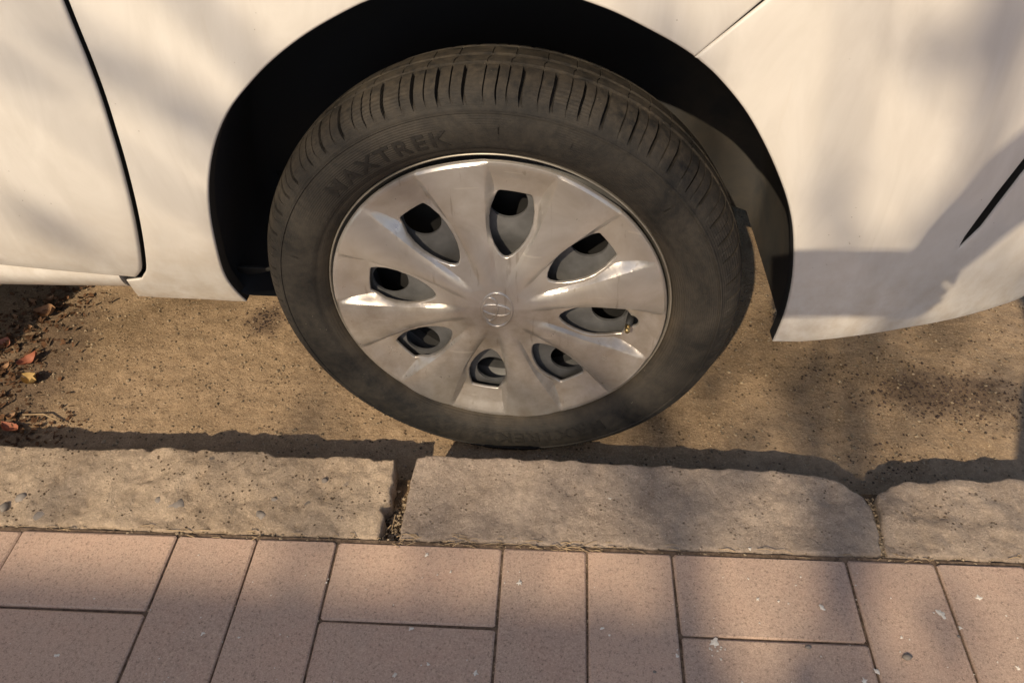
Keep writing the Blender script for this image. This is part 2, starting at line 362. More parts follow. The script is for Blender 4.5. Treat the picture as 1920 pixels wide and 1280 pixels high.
left_out = [(-1.05, FR), onZ(709, 994, HK)[:1] + (FR,)] + kz([(722, 969), (713, 953), (731, 928), (737, 895), (740, 862), (700, 860), (672, 852), (640, 851), (610, 856), (560, 851), (520, 849), (470, 842), (400, 841), (330, 838), (200, 838), (90, 834), (10, 832)]) + [(-1.05, -.073)]
k1 = kerb_stone(left_out, KERB_ROUGH, .0052, 2.0); tag(k1, 'pitted sandy concrete kerb stone with small embedded pebbles')
mid_out = [onZ(748, 1003, HK)[:1] + (FR,), onZ(1657, 1042, HK)[:1] + (FR,)] + kz([(1650, 1000), (1641, 962), (1628, 936), (1608, 919), (1580, 905), (1545, 890), (1500, 884), (1400, 878), (1300, 874), (1200, 869), (1100, 863), (1000, 858), (900, 855), (800, 854), (780, 858), (767, 905), (756, 965)])
k2 = kerb_stone(mid_out, KERB_SMOOTH, .0030, 5.0); tag(k2, 'smooth worn kerb stone with a chipped rear corner')
x1 = onZ(1664, 1042, HK)[0]
right_out = [(x1, FR), (1.08, FR), (1.08, -.078)] + kz([(1920, 893), (1870, 893), (1853, 900), (1846, 897), (1800, 896), (1740, 899), (1700, 901), (1672, 908), (1655, 918), (1645, 930), (1650, 965), (1658, 1000)])
k3 = kerb_stone(right_out, KERB_GREY, .0044, 8.0); tag(k3, 'rough grey brown kerb stone at the right edge')
for xa, xb, mt, sd in ((-1.68, -1.065, KERB_SMOOTH, 11.), (-2.3, -1.695, KERB_GREY, 12.), (1.095, 1.7, KERB_ROUGH, 13.), (1.715, 2.3, KERB_SMOOTH, 14.)):
    kerb_stone([(xa, FR), (xb, FR), (xb, -.075), (xa, -.075)], mt, .0014, sd, .012)
# pebbles set in the left stone
def rock(r, seed, sub=1, flat=1.):
    bm = bmesh.new(); bmesh.ops.create_icosphere(bm, subdivisions=sub, radius=1); V = []
    for v in bm.verts:
        k = 1 + .35 * noise.noise(v.co * 1.3 + Vector((seed, 0, 0))); V.append((v.co.x * r[0] * k, v.co.y * r[1] * k, v.co.z * r[2] * k * flat))
    F = [[v.index for v in f.verts] for f in bm.faces]; bm.free(); return V, F
for i, (u, v, rx, ry) in enumerate([(330, 945, .013, .010), (297, 935, .006, .006), (490, 964, .010, .006), (75, 962, .011, .009), (5, 948, .008, .006), (38, 930, .008, .007), (515, 935, .004, .006), (608, 898, .004, .004), (640, 972, .004, .003)]):
    x, y = onZ(u, v, HK); V, F = rock((rx, ry, .0042), i * 3.7, 2); o = mesh('embedded_pebble', V, F, GREYSTONE, kerb); o.location = (x, y, HK - .0030); o.rotation_euler[2] = i * 1.3

# ================================================================== the car
car = empty('parked_car', (-1.0, .83, 0)); YC = .83
tag(car, 'dusty white hatchback parked close to the kerb, front wheel steered slightly out', 'car')
# side surface: p runs along the plan curve (p = x up to .66, then round the front corner), z up, d inwards
PX_END = .66; SL = math.atan(1.5 * (PX_END - .33)); RC_ = .12
def plan(p):
    p = np.asarray(p, float); x = np.minimum(p, PX_END); y = -.012 + .75 * np.clip(x - .33, 0, None) ** 2; a = np.arctan(1.5 * np.clip(x - .33, 0, None))
    s = np.clip(p - PX_END, 0, None); sa = RC_ * (math.pi / 2 - SL); t = np.minimum(s, sa); aa = SL + t / RC_
    x = np.where(s > 0, x + RC_ * (np.sin(aa) - math.sin(SL)), x); y = np.where(s > 0, y + RC_ * (math.cos(SL) - np.cos(aa)), y); a = np.where(s > 0, aa, a)
    y = y + np.clip(s - sa, 0, None); return x, y, a
def vprof(x, z):
    w = 1 - .78 * ss(-.32, .32, x)
    lo = np.clip(.5 - z, 0, None); hi = np.clip(z - .5, 0, None); return .88 * lo ** 2 * w + .25 * hi ** 2
def S(p, z, d=0.):
    x, y, a = plan(p); o = vprof(x, z) + d; return np.c_[x - np.sin(a) * o, y + np.cos(a) * o, np.broadcast_to(z, np.shape(x))]
def at(u, v, d=0.):                              # pixel -> (p, z) on the body side
    r = ray(u, v); lo, hi = .3, 3.
    for _ in range(60):
        t = .5 * (lo + hi); q = CAM + t * r; x = min(q[0], PX_END); yy = -.012 + .75 * max(x - .33, 0) ** 2 + float(vprof(x, q[2])) + d
        if q[1] < yy: lo = t
        else: hi = t
    q = CAM + t * r; return (float(q[0]), float(q[2]))
def pix(L): return [at(u, v) for u, v in L]
def panel(name, outline, mat, r=.003, depth=.02, holes=(), sp=.014, base=0.0, step=.006, parent=car):
    P = resample(outline, step); P = P if area(P) > 0 else P[::-1]; In = offset_poly(P, r); loops = [In]
    for h in holes:
        h = resample(h, step); h = h if area(h) < 0 else h[::-1]; loops.append(offset_poly(h, r))
    lo, hi = In.min(0), In.max(0); gx, gz = np.meshgrid(np.arange(lo[0], hi[0], sp), np.arange(lo[1], hi[1], sp))
    Q, T = cdt(loops, keep(np.c_[gx.ravel(), gz.ravel()], loops, sp * .55))
    V, F = skirted(Q, T, lambda q, d: S(q[:, 0], q[:, 1], d + base), roll(r, depth)); nb = (len(F) - len(T)) // 4
    return mesh(name, V, F, [mat, RUBB_SHADE], parent, sharp=50, slots=[0] * (len(F) - nb) + [1] * nb)  # deepest edge ring black: door seal, and painted shade in gaps and slot
# outlines traced along what the photograph shows
door_edge = catmull(pix([(110, -10), (135, 52), (161, 115), (186, 182), (206, 245), (226, 312), (244, 382), (256, 440), (263, 487), (263, 510), (254, 521)]), .01)
gapfix = lambda P, dx: [np.array([p[0] + dx, p[1]]) for p in P]
dt = door_edge[0]; top_dir = (door_edge[0] - door_edge[3]); k_ = (.92 - dt[1]) / top_dir[1]; door_top = dt + top_dir * k_
zb0 = float(np.mean([at(u, v)[1] for u, v in ((0, 499), (100, 508), (200, 517))]))
front_door = [door_top] + list(door_edge) + pix([(200, 517), (100, 508), (0, 498)]) + [(-1.40, at(0, 498)[1]), (-1.42, .60), (-1.40, .93)]
fd = panel('front_door', front_door, PAINT, .004, .022)
arch_l = [(462, 566), (440, 545), (420, 515), (404, 460), (393, 400), (391, 340), (401, 275), (425, 215), (462, 165), (510, 115), (575, 65), (650, 22), (705, -2), (790, -26), (880, -38), (960, -34), (1030, -20), (1085, 0), (1150, 24), (1215, 56), (1268, 85), (1303, 108)]
arch_r = [(1303, 108), (1345, 145), (1395, 205), (1432, 268), (1462, 335), (1480, 390), (1488, 445), (1486, 520), (1474, 580), (1458, 622), (1449, 641)]
AL = catmull(pix(arch_l), .008); AR = catmull(pix(arch_r), .008)
fe = [p for p in gapfix(door_edge, .0060)]; fe[-1] = fe[-1] + np.array([-.0, -.002])
seam = pix([(1305, 107), (1370, 55), (1435, 1)]); sd_ = (np.array(seam[2]) - np.array(seam[0])); seam_top = np.array(seam[0]) + sd_ * ((.72 - seam[0][1]) / sd_[1])
fender = [np.array(door_top) + [.0060, 0]] + fe + pix([(236, 526), (246, 541), (258, 556), (300, 559), (380, 562), (445, 566)]) + AL + [np.array(seam_top) + [-.0021, .0016], (.36, .775), (.05, .86), (-.2, .905)]
ff = panel('front_fender', fender, PAINT, .0028, .02)
bz = [at(u, v) for u, v in [(1449, 641), (1500, 642), (1600, 632), (1700, 616), (1800, 597), (1915, 562)]]; zbot = .235
slot = pix([(1800, 467), (1812, 444), (1838, 408), (1872, 362), (1912, 311)]) + pix([(1960, 249), (2000, 198), (2012, 206), (1968, 266), (1915, 331), (1876, 382), (1842, 427)])
bumper = AR + [(b[0], b[1]) for b in bz[1:]] + [(.72, .245), (.80, .24), (1.40, .24), (1.40, .60), (.86, .60), (.76, .655), (.60, .70), (.36, .769), np.array(seam_top) + [.0021, -.0016]]
fb = panel('front_bumper', bumper, PAINT, .0028, .02, [slot])
fog = panel('grille_recess', [(.50, .30), (.76, .30), (.76, .54), (.50, .54)], BLACK, .003, .02, base=.035, sp=.03); fog['label'] = 'black recess behind the bumper slot'
# rocker panel under the doors, rounded in section
rz = [at(u, v) for u, v in ((0, 504), (0, 546))]; zt, zb = rz[0][1] + .004, rz[1][1]; xr0, xr1 = at(231, 525)[0], at(250, 553)[0]
V = []; F = []; X = np.linspace(-2.15, 0, 120); n = 14
for i, t in enumerate(np.linspace(0, 1, 90)):
    for k in range(n):
        a = k / (n - 1); z = zt + (zb - zt) * a; xe = xr0 + (xr1 - xr0) * a; x = -2.15 + (xe + 2.15) * t
        V.append(S(x, z, .012 - .011 * math.sin(math.pi * min(1, a * 1.05)) ** .8 + .05 * max(0, a - .9))[0])
F = [(i * n + k, i * n + k + 1, (i + 1) * n + k + 1, (i + 1) * n + k) for i in range(89) for k in range(n - 1)]
b = len(V)
for i in range(90): v = V[i * n + n - 1]; V.append((v[0], v[1] + .16, v[2] + .006))
F += [(i * n + n - 1, b + i, b + i + 1, (i + 1) * n + n - 1) for i in range(89)]
e0 = 89 * n; b = len(V); V += [(V[e0 + k][0], V[e0 + k][1] + .02, V[e0 + k][2]) for k in range(n)]
F += [(e0 + k, e0 + k + 1, b + k + 1, b + k) for k in range(n - 1)]
mesh('rocker_panel', V, F, PAINT, car, sharp=60)
# panels past the frame
rear_door = [(-1.406, .93), (-1.426, .60), (-1.406, front_door[-3][1]), (-2.05, front_door[-3][1]), (-2.12, .45), (-2.26, .62), (-2.30, .94)]
panel('rear_door', rear_door, PAINT, .004, .022, sp=.04, step=.02)
RWX = -2.45; ra = [(RWX + .345 * math.cos(R_(a)), .28 + .345 * math.sin(R_(a))) for a in range(200, -19, -8)]
quarter = [(-2.99, .97), (-3.02, .35), (-2.9, .25)] + ra + [(-2.056, zb0 - .01), (-2.126, .45), (-2.266, .62), (-2.306, .94)]
panel('rear_quarter_panel', quarter, PAINT, .003, .02, sp=.04, step=.015)
# dark backing sheet added so that the shut lines stay dark
back = [(-3.0, .26), (-.30, .27)] + [np.array(p) + (np.array(p) - np.array([.02, .32])) * .05 for p in AL[2:]] + [np.array(p) + (np.array(p) - np.array([.02, .32])) * .05 for p in AR[1:]] + [(.9, .26), (1.36, .26), (1.36, .56), (.6, .66), (.3, .74), (0, .82), (-.3, .87), (-3.0, .93)]
panel('gap_backing', back, DARK, .002, .004, sp=.08, base=.045, step=.03)
# top of the car: bonnet, glass, roof, tail as strips between both sides
def strip(name, A, mat, ny_=10, crown=.04):
    V = []; F = []
    for x, z, yi in A:
        for k in range(ny_ + 1):
            t = k / ny_; y = yi + (2 * YC - 2 * yi) * t; V.append((x, y, z + crown * (1 - (2 * t - 1) ** 2)))
    for i in range(len(A) - 1):
        for k in range(ny_): F.append((i * (ny_ + 1) + k, (i + 1) * (ny_ + 1) + k, (i + 1) * (ny_ + 1) + k + 1, i * (ny_ + 1) + k + 1))
    return mesh(name, V, F, mat, car)
strip('bonnet', [(.735, .60, .16), (.70, .685, .09), (.60, .715, .05), (.36, .78, .025), (.05, .865, .03), (-.2, .905, .035), (-.32, .96, .06)], PAINT)
strip('windscreen', [(-.30, .95, .07), (-.6, 1.17, .13), (-.95, 1.40, .20)], GLASS)
strip('roof', [(-.95, 1.40, .20), (-1.3, 1.46, .21), (-2.2, 1.46, .21), (-2.6, 1.40, .21)], PAINT)
strip('rear_window', [(-2.6, 1.40, .21), (-2.95, .98, .08)], GLASS)
strip('tailgate', [(-2.95, .98, .08), (-3.04, .80, .04), (-3.04, .35, .04), (-2.95, .25, .08)], PAINT)
for sgn in (0, 1):
    V = [];
    for x, zl, zt_, yt in ((-.32, .93, .95, .08), (-.95, .935, 1.40, .20), (-1.3, .94, 1.46, .21), (-2.2, .945, 1.46, .21), (-2.6, .955, 1.40, .21), (-2.96, .97, .985, .08)):
        for y, z in ((.036, zl), (yt, zt_)): V.append((x, y if not sgn else 2 * YC - y, z))
    mesh('side_window', V, [(2 * i, 2 * i + 2, 2 * i + 3, 2 * i + 1) if not sgn else (2 * i, 2 * i + 1, 2 * i + 3, 2 * i + 2) for i in range(5)], GLASS, car, smooth=False)
for src in (fd, ff, fb):                         # the far side
    o = src.copy(); o.data = src.data.copy(); o.data.transform(Matrix.Translation((0, 2 * YC, 0)) @ Matrix.Scale(-1, 4, (0, 1, 0))); o.data.flip_normals(); link(o, car)
    if 'label' in o: del o['label']
mb = MB(); mb.add(box(-2.0, -.48, .17, 1.49, .245, .30)); mb.add(box(-2.99, -2.9, .1, 1.56, .26, .5)); mb.add(box(.40, .66, .25, 1.41, .26, .32)); mb.add(box(-.48, .40, .30, 1.36, .25, .33)); mb.add(box(-2.9, -2.0, .30, 1.36, .25, .33))
mb.add(box(-2.1, -.5, 1.58, 1.62, .26, .95)); mb.add(box(-3.0, -2.1, 1.60, 1.63, .62, .95))
mesh('underbody', mb.V, mb.F, DARK, car, smooth=False)
# wheel arch liner
A_ = [np.array(p) for p in AL] + [np.array(p) for p in AR[1:]]; cen = np.array([.02, .33]); V = []; F = []; ds = [.006, .012, .05, .10, .15, .20, .27]
A_ = A_[3:-2]
for p in A_:
    o = (p - cen) / np.linalg.norm(p - cen)
    for j, d in enumerate(ds):
        q = p + o * (.004 if j == 0 else .012 + .03 * (d - .012)); V.append(S(q[0], q[1], d)[0])
n = len(ds); q0_ = A_[0]; pre = []
for dz_, dx_ in ((.085, .045), (.05, .022), (.02, .006)):
    pre += [S(q0_[0] + dx_ * min(1, d / .05), q0_[1] - dz_ * min(1, d / .05), d)[0] for d in ds]
V = pre + V; A_ = [q0_] * 3 + A_
for i in range(len(A_) - 1):
    for j in range(n - 1): F.append((i * n + j, i * n + j + 1, (i + 1) * n + j + 1, (i + 1) * n + j))
b = len(V); V.append((0.02, .27, .36)); F += [(i * n + n - 1, b, (i + 1) * n + n - 1) for i in range(len(A_) - 1)]
ln = mesh('wheel_arch_liner', V, F, LINER, car); ln['label'] = 'black plastic liner inside the front wheel arch'

# ------------------------------------------------------------------ wheel (local: x forward, z up, -y outwards; origin at the hub in the cover plane)
WZ = .2795; STEER = -R_(2.8)
def ring_lathe(prof, seg, closed=False):
    V = []; F = []; n = len(prof)
    for i in range(seg):
        a = 2 * math.pi * i / seg
        for r, o in prof: V.append((r * math.cos(a), -o, r * math.sin(a)))
    for i in range(seg):
        j = (i + 1) % seg
        for k in range(n - 1): F.append((i * n + k, j * n + k, j * n + k + 1, i * n + k + 1))
    return V, F
# steel wheel with round vent holes, seen through the cover
def disc_mesh(loops, inner, h, prof):
    Q, T = cdt(loops, inner)
    return skirted(Q, T, lambda q, d: np.c_[q[:, 0], -(h(q) - d), q[:, 1]], prof)
circ = lambda r, n, cx=0, cy=0: np.array([(cx + r * math.cos(2 * math.pi * i / n), cy + r * math.sin(2 * math.pi * i / n)) for i in range(n)])
outer = circ(.197, 120); holes = [circ(.0225, 28, .136 * math.cos(R_(38.8 + 45 * k)), .136 * math.sin(R_(38.8 + 45 * k))) for k in range(8)]
gg = np.vstack([circ(r, max(8, int(2 * math.pi * r / .008)), 0, 0) for r in np.arange(.008, .195, .008)])
V, F = disc_mesh([outer] + holes, keep(gg, [outer] + holes, .004), lambda q: -.040 + .012 * ss(.05, .10, np.hypot(q[:, 0], q[:, 1])) - .010 * ss(.160, .185, np.hypot(q[:, 0], q[:, 1])), [(0, .004)])
mb = MB(); mb.add((V, F)); mb.add(ring_lathe([(.197, -.16), (.170, -.15), (.168, -.06), (.190, -.045), (.198, -.034), (.1975, -.02)], 96)); mb.add(ring_lathe([(0.001, -.075), (.17, -.075)], 48))
slots = [0] * len(F) + [0] * (96 * 5) + [1] * 48
wheel = mesh('wheel', mb.V, mb.F, [STEEL, BLACK], car, sharp=45, slots=slots); wheel['label'] = 'front wheel with silver cover and dusty tyre'
V, F = ring_lathe([(.1975, -.02), (.2020, -.014), (.2042, -.0075), (.2055, -.0062), (.2066, -.0080), (.2066, -.014), (.206, -.03)], 160); mesh('rim_flange', V, F, RIM, wheel)
# tyre: lathe with shoulder grooves, sipes and circumferential grooves
prof = [(.2050, -.016), (.2075, -.0085), (.2100, -.0040), (.2130, -.0005), (.2165, .0030), (.2195, .0042), (.2205, .0062), (.2250, .0080), (.2320, .0098), (.2390, .0108), (.2460, .0106), (.2520, .0096), (.2560, .0086), (.2590, .0076), (.2596, .0090), (.2614, .0086), (.2620, .0066), (.2660, .0048), (.2700, .0022), (.2738, -.0008), (.2770, -.0044), (.2800, -.0090), (.2826, -.0142), (.2846, -.0197), (.2860, -.0252), (.2868, -.0307), (.2872, -.0362)]
prof2 = [(.2872, -.0372), (.2810, -.0380), (.2810, -.0420), (.2878, -.0428), (.2881, -.0490), (.2881, -.0550), (.2880, -.0558), (.2815, -.0566), (.2815, -.0615), (.2876, -.0623), (.2868, -.0720), (.2850, -.0830), (.2795, -.0840), (.2795, -.0890), (.2835, -.0900), (.2805, -.0990), (.2760, -.1080), (.2690, -.1160), (.255, -.123), (.225, -.125), (.205, -.118)]
pr = prof + prof2; NPITCH = 62; fr = [0, .02, .125, .145, .22, .33, .44, .52, .535, .565, .58, .68, .78, .90]; wide = {1, 2}; thin = {8, 9}
gd = []
for k, (r, o) in enumerate(pr):
    if o > -.0368: gd.append(float(ss(.2655, .2775, r)))
    elif o < -.090: gd.append(.4 if o > -.112 else 0)
    else: gd.append(0)
V = []; F = []; n = len(pr)
for c in range(NPITCH):
    for j, fx in enumerate(fr):
        for k, (r, o) in enumerate(pr):
            sh = .22 * math.sin(max(0, min(1, (r - .262) / .021)) * 2.2) * (1 if o > -.05 else 0)
            a = 2 * math.pi * (c + fx + sh * .55 + .10 * math.sin(c * 2.4)) / NPITCH
            dep = gd[k] * (.0078 if j in wide else .0034 if j in thin else 0)
            if -.084 < o < -.0425 and r > .284 and j in thin: dep = .0012
            if -.0365 < o: nr, no = (.35, .94) if r < .262 else (.75, .66)
            else: nr, no = 1, 0
            V.append(((r - dep * nr) * math.cos(a), -(o - dep * no), (r - dep * nr) * math.sin(a)))
m_ = NPITCH * len(fr)
for i in range(m_):
    j = (i + 1) % m_
    for k in range(n - 1): F.append((i * n + k, j * n + k, j * n + k + 1, i * n + k + 1))
V = np.array(V)
zlim = -(WZ - .0008); sq = np.clip(zlim + .012 - V[:, 2], 0, None)    # the loaded tyre flattens and bulges at the ground
V[:, 1] -= np.where((V[:, 1] < .03), 1, 0) * sq * .35
V[:, 2] = np.maximum(V[:, 2], zlim + .0006 * np.sin(V[:, 0] * 300))
tyre = mesh('tyre', V, F, TYRE, wheel, sharp=55)
def sidewall(r):
    for (r0, o0), (r1, o1) in zip(prof, prof[1:]):
        if r0 <= r <= r1: return o0 + (o1 - o0) * (r - r0) / (r1 - r0)
    return prof[-1][1]
def lettering(txt, size, r0, ang, flip=False, sx=1.0):
    cu = bpy.data.curves.new('t', 'FONT'); cu.body = txt; cu.size = size; cu.align_x = 'CENTER'; cu.space_character = 1.25; cu.offset = .0005
    o = bpy.data.objects.new('t', cu); COL.objects.link(o); bpy.context.view_layer.update(); me = bpy.data.meshes.new_from_object(o.evaluated_get(bpy.context.evaluated_depsgraph_get()))
    bm = bmesh.new(); bm.from_mesh(me); bmesh.ops.triangulate(bm, faces=bm.faces[:]); bmesh.ops.subdivide_edges(bm, edges=[e for e in bm.edges if e.calc_length() > .004], cuts=2)
    bmesh.ops.triangulate(bm, faces=bm.faces[:])
    be = [e for e in bm.edges if len(e.link_faces) == 1]; r = bmesh.ops.extrude_edge_only(bm, edges=be); low = {v for v in r['geom'] if isinstance(v, bmesh.types.BMVert)}
    for v in bm.verts:
        x, y = v.co.x * sx, v.co.y; rr = r0 + y if not flip else r0 + size * .7 - y; a = R_(ang) - x / (r0 + size * .35) if not flip else R_(ang) + x / (r0 + size * .35)
        h = sidewall(rr) + (.0009 if v not in low else -.0015); v.co = Vector((rr * math.cos(a), -h, rr * math.sin(a)))
    VV = [tuple(v.co) for v in bm.verts]; bm.verts.index_update(); FF = [[v.index for v in f.verts] for f in bm.faces]; bm.free(); bpy.data.objects.remove(o); bpy.data.curves.remove(cu)
    return mesh('tyre_lettering', VV, FF, LETTER, wheel, smooth=False)
lettering('MAXTREK', .0235, .2275, 118, False, 1.25)
lettering('MAXTREK', .0235, .2275, -73, False, 1.25)
# wheel cover
SA = [12.3 + 45 * k for k in range(8)]
def wsp(r): return np.interp(r, [0, .035, .08, .115, .15, .2], [.006, .008, .0125, .0170, .0250, .0375])
def Dd(r): return np.interp(r, [0, .036, .052, .070, .086, .120, .151, .160, .180, .192, .1965, .2], [0, 0, .0030, .0062, .0078, .0100, .0160, .0160, .0098, .0050, .0036, .0016])
def fwid(r): return np.interp(r, [0, .04, .086, .105, .125, .151, .175, .2], [.002, .003, .0032, .0026, .0030, .0100, .008, .0035])
def hcov(q):
    r = np.hypot(q[:, 0], q[:, 1]); th = np.degrees(np.arctan2(q[:, 1], q[:, 0])); t = np.radians((th - 12.3 + 22.5) % 45 - 22.5)
    w = r * np.abs(np.sin(t)); x = np.clip((w - wsp(r)) / fwid(r), 0, 1); s = x * x * (3 - 2 * x) * .35 + x * .65
    crown = -.0022 * ss(.05, .12, r) * (1 - ss(.15, .2, r)) - .0026 * np.clip(w / np.maximum(wsp(r), 1e-4), 0, 1) ** 2.5 * ss(.03, .06, r)
    return .0025 + crown * (1 - s) - Dd(r) * s - .0026 * ss(.197, .2015, r)
rad_l = [(.1590, 0), (.1588, .009), (.1582, .0165), (.1572, .0186), (.1545, .0198), (.150, .0212), (.138, .0242), (.124, .0250), (.110, .0230), (.098, .0190), (.088, .0140), (.0800, .0082), (.0760, .0032)]
base_op = rad_l + [(.0752, 0)] + [(a, -b) for a, b in rad_l[:0:-1]]
valve_op = [(.1580, -.0036)] + [(.1635 + .0085 * math.cos(R_(a)), .0050 + .0085 * math.sin(R_(a))) for a in range(-110, 111, 20)] + [(.1560, .0190)] + rad_l[5:] + [(.0752, 0)] + [(a, -b) for a, b in rad_l[:0:-1]]
ops = []
for k in range(8):
    a = R_(SA[k] + 23.6); o = valve_op if abs(((SA[k] + 22.5 + 180) % 360 - 180) + 10.2) < 2 else base_op
    L = np.array([(p * math.cos(a) - l * math.sin(a), p * math.sin(a) + l * math.cos(a)) for p, l in o])
    L = np.array(resample(list(L), .002)); ops.append(L if area(L) < 0 else L[::-1])
    if o is valve_op: VA = a
pts = []
for r in np.arange(.004, .2, .0028):
    n = max(6, int(2 * math.pi * r / .0030)); pts.append(circ(r, n))
for a in SA:
    for sg in (-1, 1):
        for f0 in (0.0, .5, 1.0):
            rr = np.arange(.03, .2005, .0018); w = wsp(rr) + fwid(rr) * f0; ok = w < rr * math.sin(R_(22.4)); t = R_(a) + sg * np.arcsin(np.clip(w / rr, 0, 1)); pts.append(np.c_[rr * np.cos(t), rr * np.sin(t)][ok])
outer = circ(.1998, 300); loops = [outer] + [offset_poly(o, .0006) for o in ops]
V, F = disc_mesh(loops, keep(np.vstack(pts), loops, .0011), hcov, [(.0006, .0004), (.0010, .0011), (.0012, .0034)])
cover = mesh('wheel_cover', V, F, COVER, wheel, sharp=28); cover['label'] = 'silver eight spoke wheel cover with scuffed face'
# emblem: three raised ovals
def oval(cx, cy, a, b, w):
    pts = [(cx + a * math.cos(t), cy + b * math.sin(t)) for t in np.linspace(0, 2 * math.pi, 48, endpoint=False)]; V = []; F = []
    for i, (x, y) in enumerate(pts):
        t = 2 * math.pi * i / 48; nx_, ny_ = math.cos(t) / a, math.sin(t) / b; L = math.hypot(nx_, ny_); nx_, ny_ = nx_ / L, ny_ / L
        for o, h in ((-w, -.001), (-w * .8, .0012), (0, .0019), (w * .8, .0012), (w, -.001)): V.append((x + nx_ * o, y + ny_ * o, h))
    for i in range(48):
        j = (i + 1) % 48
        for k in range(4): F.append((i * 5 + k, j * 5 + k, j * 5 + k + 1, i * 5 + k + 1))
    return V, F
mb = MB()
for a in ((0, 0, .0270, .0185, .0017), (0, .0085, .0185, .0092, .0014), (0, 0.0005, .0082, .0172, .0014)): mb.add(oval(*a))
er = R_(84); V = [(x * math.cos(er) - y * math.sin(er), -(.0025 + z), x * math.sin(er) + y * math.cos(er)) for x, y, z in mb.V]; mesh('emblem', V, mb.F, COVER, wheel)
V, F = ring_lathe([(.0295, .0010), (.0302, .0034), (.0318, .0034), (.0326, .0010)], 72)
# valve
vx, vz = .159 * math.cos(VA) - .005 * math.sin(VA), .159 * math.sin(VA) + .005 * math.cos(VA)
V, F = tube([(vx + .006, .030, vz), (vx + .002, .012, vz), (vx, .004, vz - .001)], [.0052, .0045, .0036], 12); vs = mesh('valve_stem', V, F, RUBB_SHADE, wheel)
V, F = tube([(vx, .006, vz - .001), (vx - .001, -.0045, vz - .002), (vx - .001, -.006, vz - .002)], [.0034, .0034, .0026], 12); mesh('valve_cap', V, F, BRASS, wheel)
# balance of the axle side
V, F = tube([(0, .06, 0), (0, .30, .01)], .04, 12); mesh('brake_drum', V, F, DARK, wheel)
wheel.location = (0, 0, WZ); wheel.rotation_euler = (0, 0, STEER)
for x, far_ in ((RWX, 0), (0, 1), (RWX, 1)):
    w = wheel.copy(); link(w, car); w.location = (x, 0 if not far_ else 2 * YC, WZ); w.rotation_euler = (0, 1.1 + x, math.pi * far_ + (STEER if x == 0 else 0)); w['label'] = 'road wheel with silver cover' if not far_ else 'wheel on the far side'
    for ch in list(wheel.children): c = ch.copy(); COL.objects.link(c); c.parent = w; c.matrix_parent_inverse = Matrix.Identity(4)

# ================================================================== small things on the ground
def zroad(x, y): return .0030 * fbm(x, y, 7) + .0016 * fbm(x + 5, y, 45, 4)
def scatter(n, fn, rmin, rmax, power=3.):
    mb = MB(); protos = [rock((1, 1, .75), s * 2.1, 0) if False else None for s in range(1)]
    OV = [(1, 0, 0), (-1, 0, 0), (0, 1, 0), (0, -1, 0), (0, 0, 1), (0, 0, -1)]; OF = [(0, 2, 4), (2, 1, 4), (1, 3, 4), (3, 0, 4), (2, 0, 5), (1, 2, 5), (3, 1, 5), (0, 3, 5)]
    for i in range(n):
        x, y, z = fn(); s = rmin + (rmax - rmin) * random.random() ** power; a = random.uniform(0, 6.28); e = random.uniform(.6, 1.3)
        V = [(x + s * (vx_ * math.cos(a) * e - vy * math.sin(a)) * random.uniform(.7, 1.2), y + s * (vx_ * math.sin(a) + vy * math.cos(a) * e) * random.uniform(.7, 1.2), z + s * (.35 + .65 * vz_ * random.uniform(.7, 1.1))) for vx_, vy, vz_ in OV]
        mb.add((V, OF))
    return mb
def rnd_road():
    x = random.uniform(-1.1, 1.05); y = random.uniform(-.075, .55); return x, y, zroad(x, y)
mb = scatter(13000, rnd_road, .0005, .0036, 3.5); o = mesh('road_grit', mb.V, mb.F, GRIT, road, smooth=False); tag(o, kind='stuff')
def cluster(u, v, sx, sy):
    cx, cy = onZ(u, v, 0)
    def f(): x = random.gauss(cx, sx); y = max(-.07, random.gauss(cy, sy)); return x, y, zroad(x, y)
    return f
mb = MB()
for args, n in (((1780, 740, .06, .03), 900), ((500, 598, .018, .022), 220), ((1620, 700, .09, .05), 260), ((1660, 860, .03, .02), 120)):
    s = scatter(int(n * 1.5), cluster(*args), .0005, .0030); mb.add((s.V, s.F))
o = mesh('dark_gravel', mb.V, mb.F, mat_dust('dark_grit', (.12, .085, .07), (.03, .022, .02), 60), road, smooth=False); tag(o, kind='stuff')
# litter: crumbs, leaves, twigs by the left edge
def crumb(cx, cy, sx, sy, n, zf, smin, smax):
    mb = MB()
    for i in range(n):
        x = random.gauss(cx, sx); y = max(-.068, random.gauss(cy, sy)); z = zf(x, y) + random.uniform(.0005, .006); s = random.uniform(smin, smax); a = random.uniform(0, 6.28); b = random.uniform(-.7, .7); l = random.uniform(.3, .8)
        ux = np.array([math.cos(a) * math.cos(b), math.sin(a) * math.cos(b), math.sin(b)]) * s; uy = np.array([-math.sin(a), math.cos(a), random.uniform(-.5, .5)]) * s * l; c = np.array([x, y, z + abs(ux[2])])
        mb.add(([c - ux - uy * .4, c + uy * -.9, c + ux - uy * .3, c + ux * .6 + uy, c - ux * .7 + uy * .9], [(0, 1, 2, 3, 4)]))
    return mb
lx, ly = onZ(25, 690, 0)
mb = crumb(lx - .03, ly, .05, .10, 620, zroad, .0015, .0065); s = crumb(*onZ(15, 800, 0), .06, .02, 200, zroad, .0015, .005); mb.add((s.V, s.F)); s = crumb(*onZ(105, 575, 0), .05, .03, 120, zroad, .0015, .006); mb.add((s.V, s.F))
o = mesh('leaf_litter', mb.V, mb.F, CHIP, road, smooth=False); tag(o, kind='stuff')
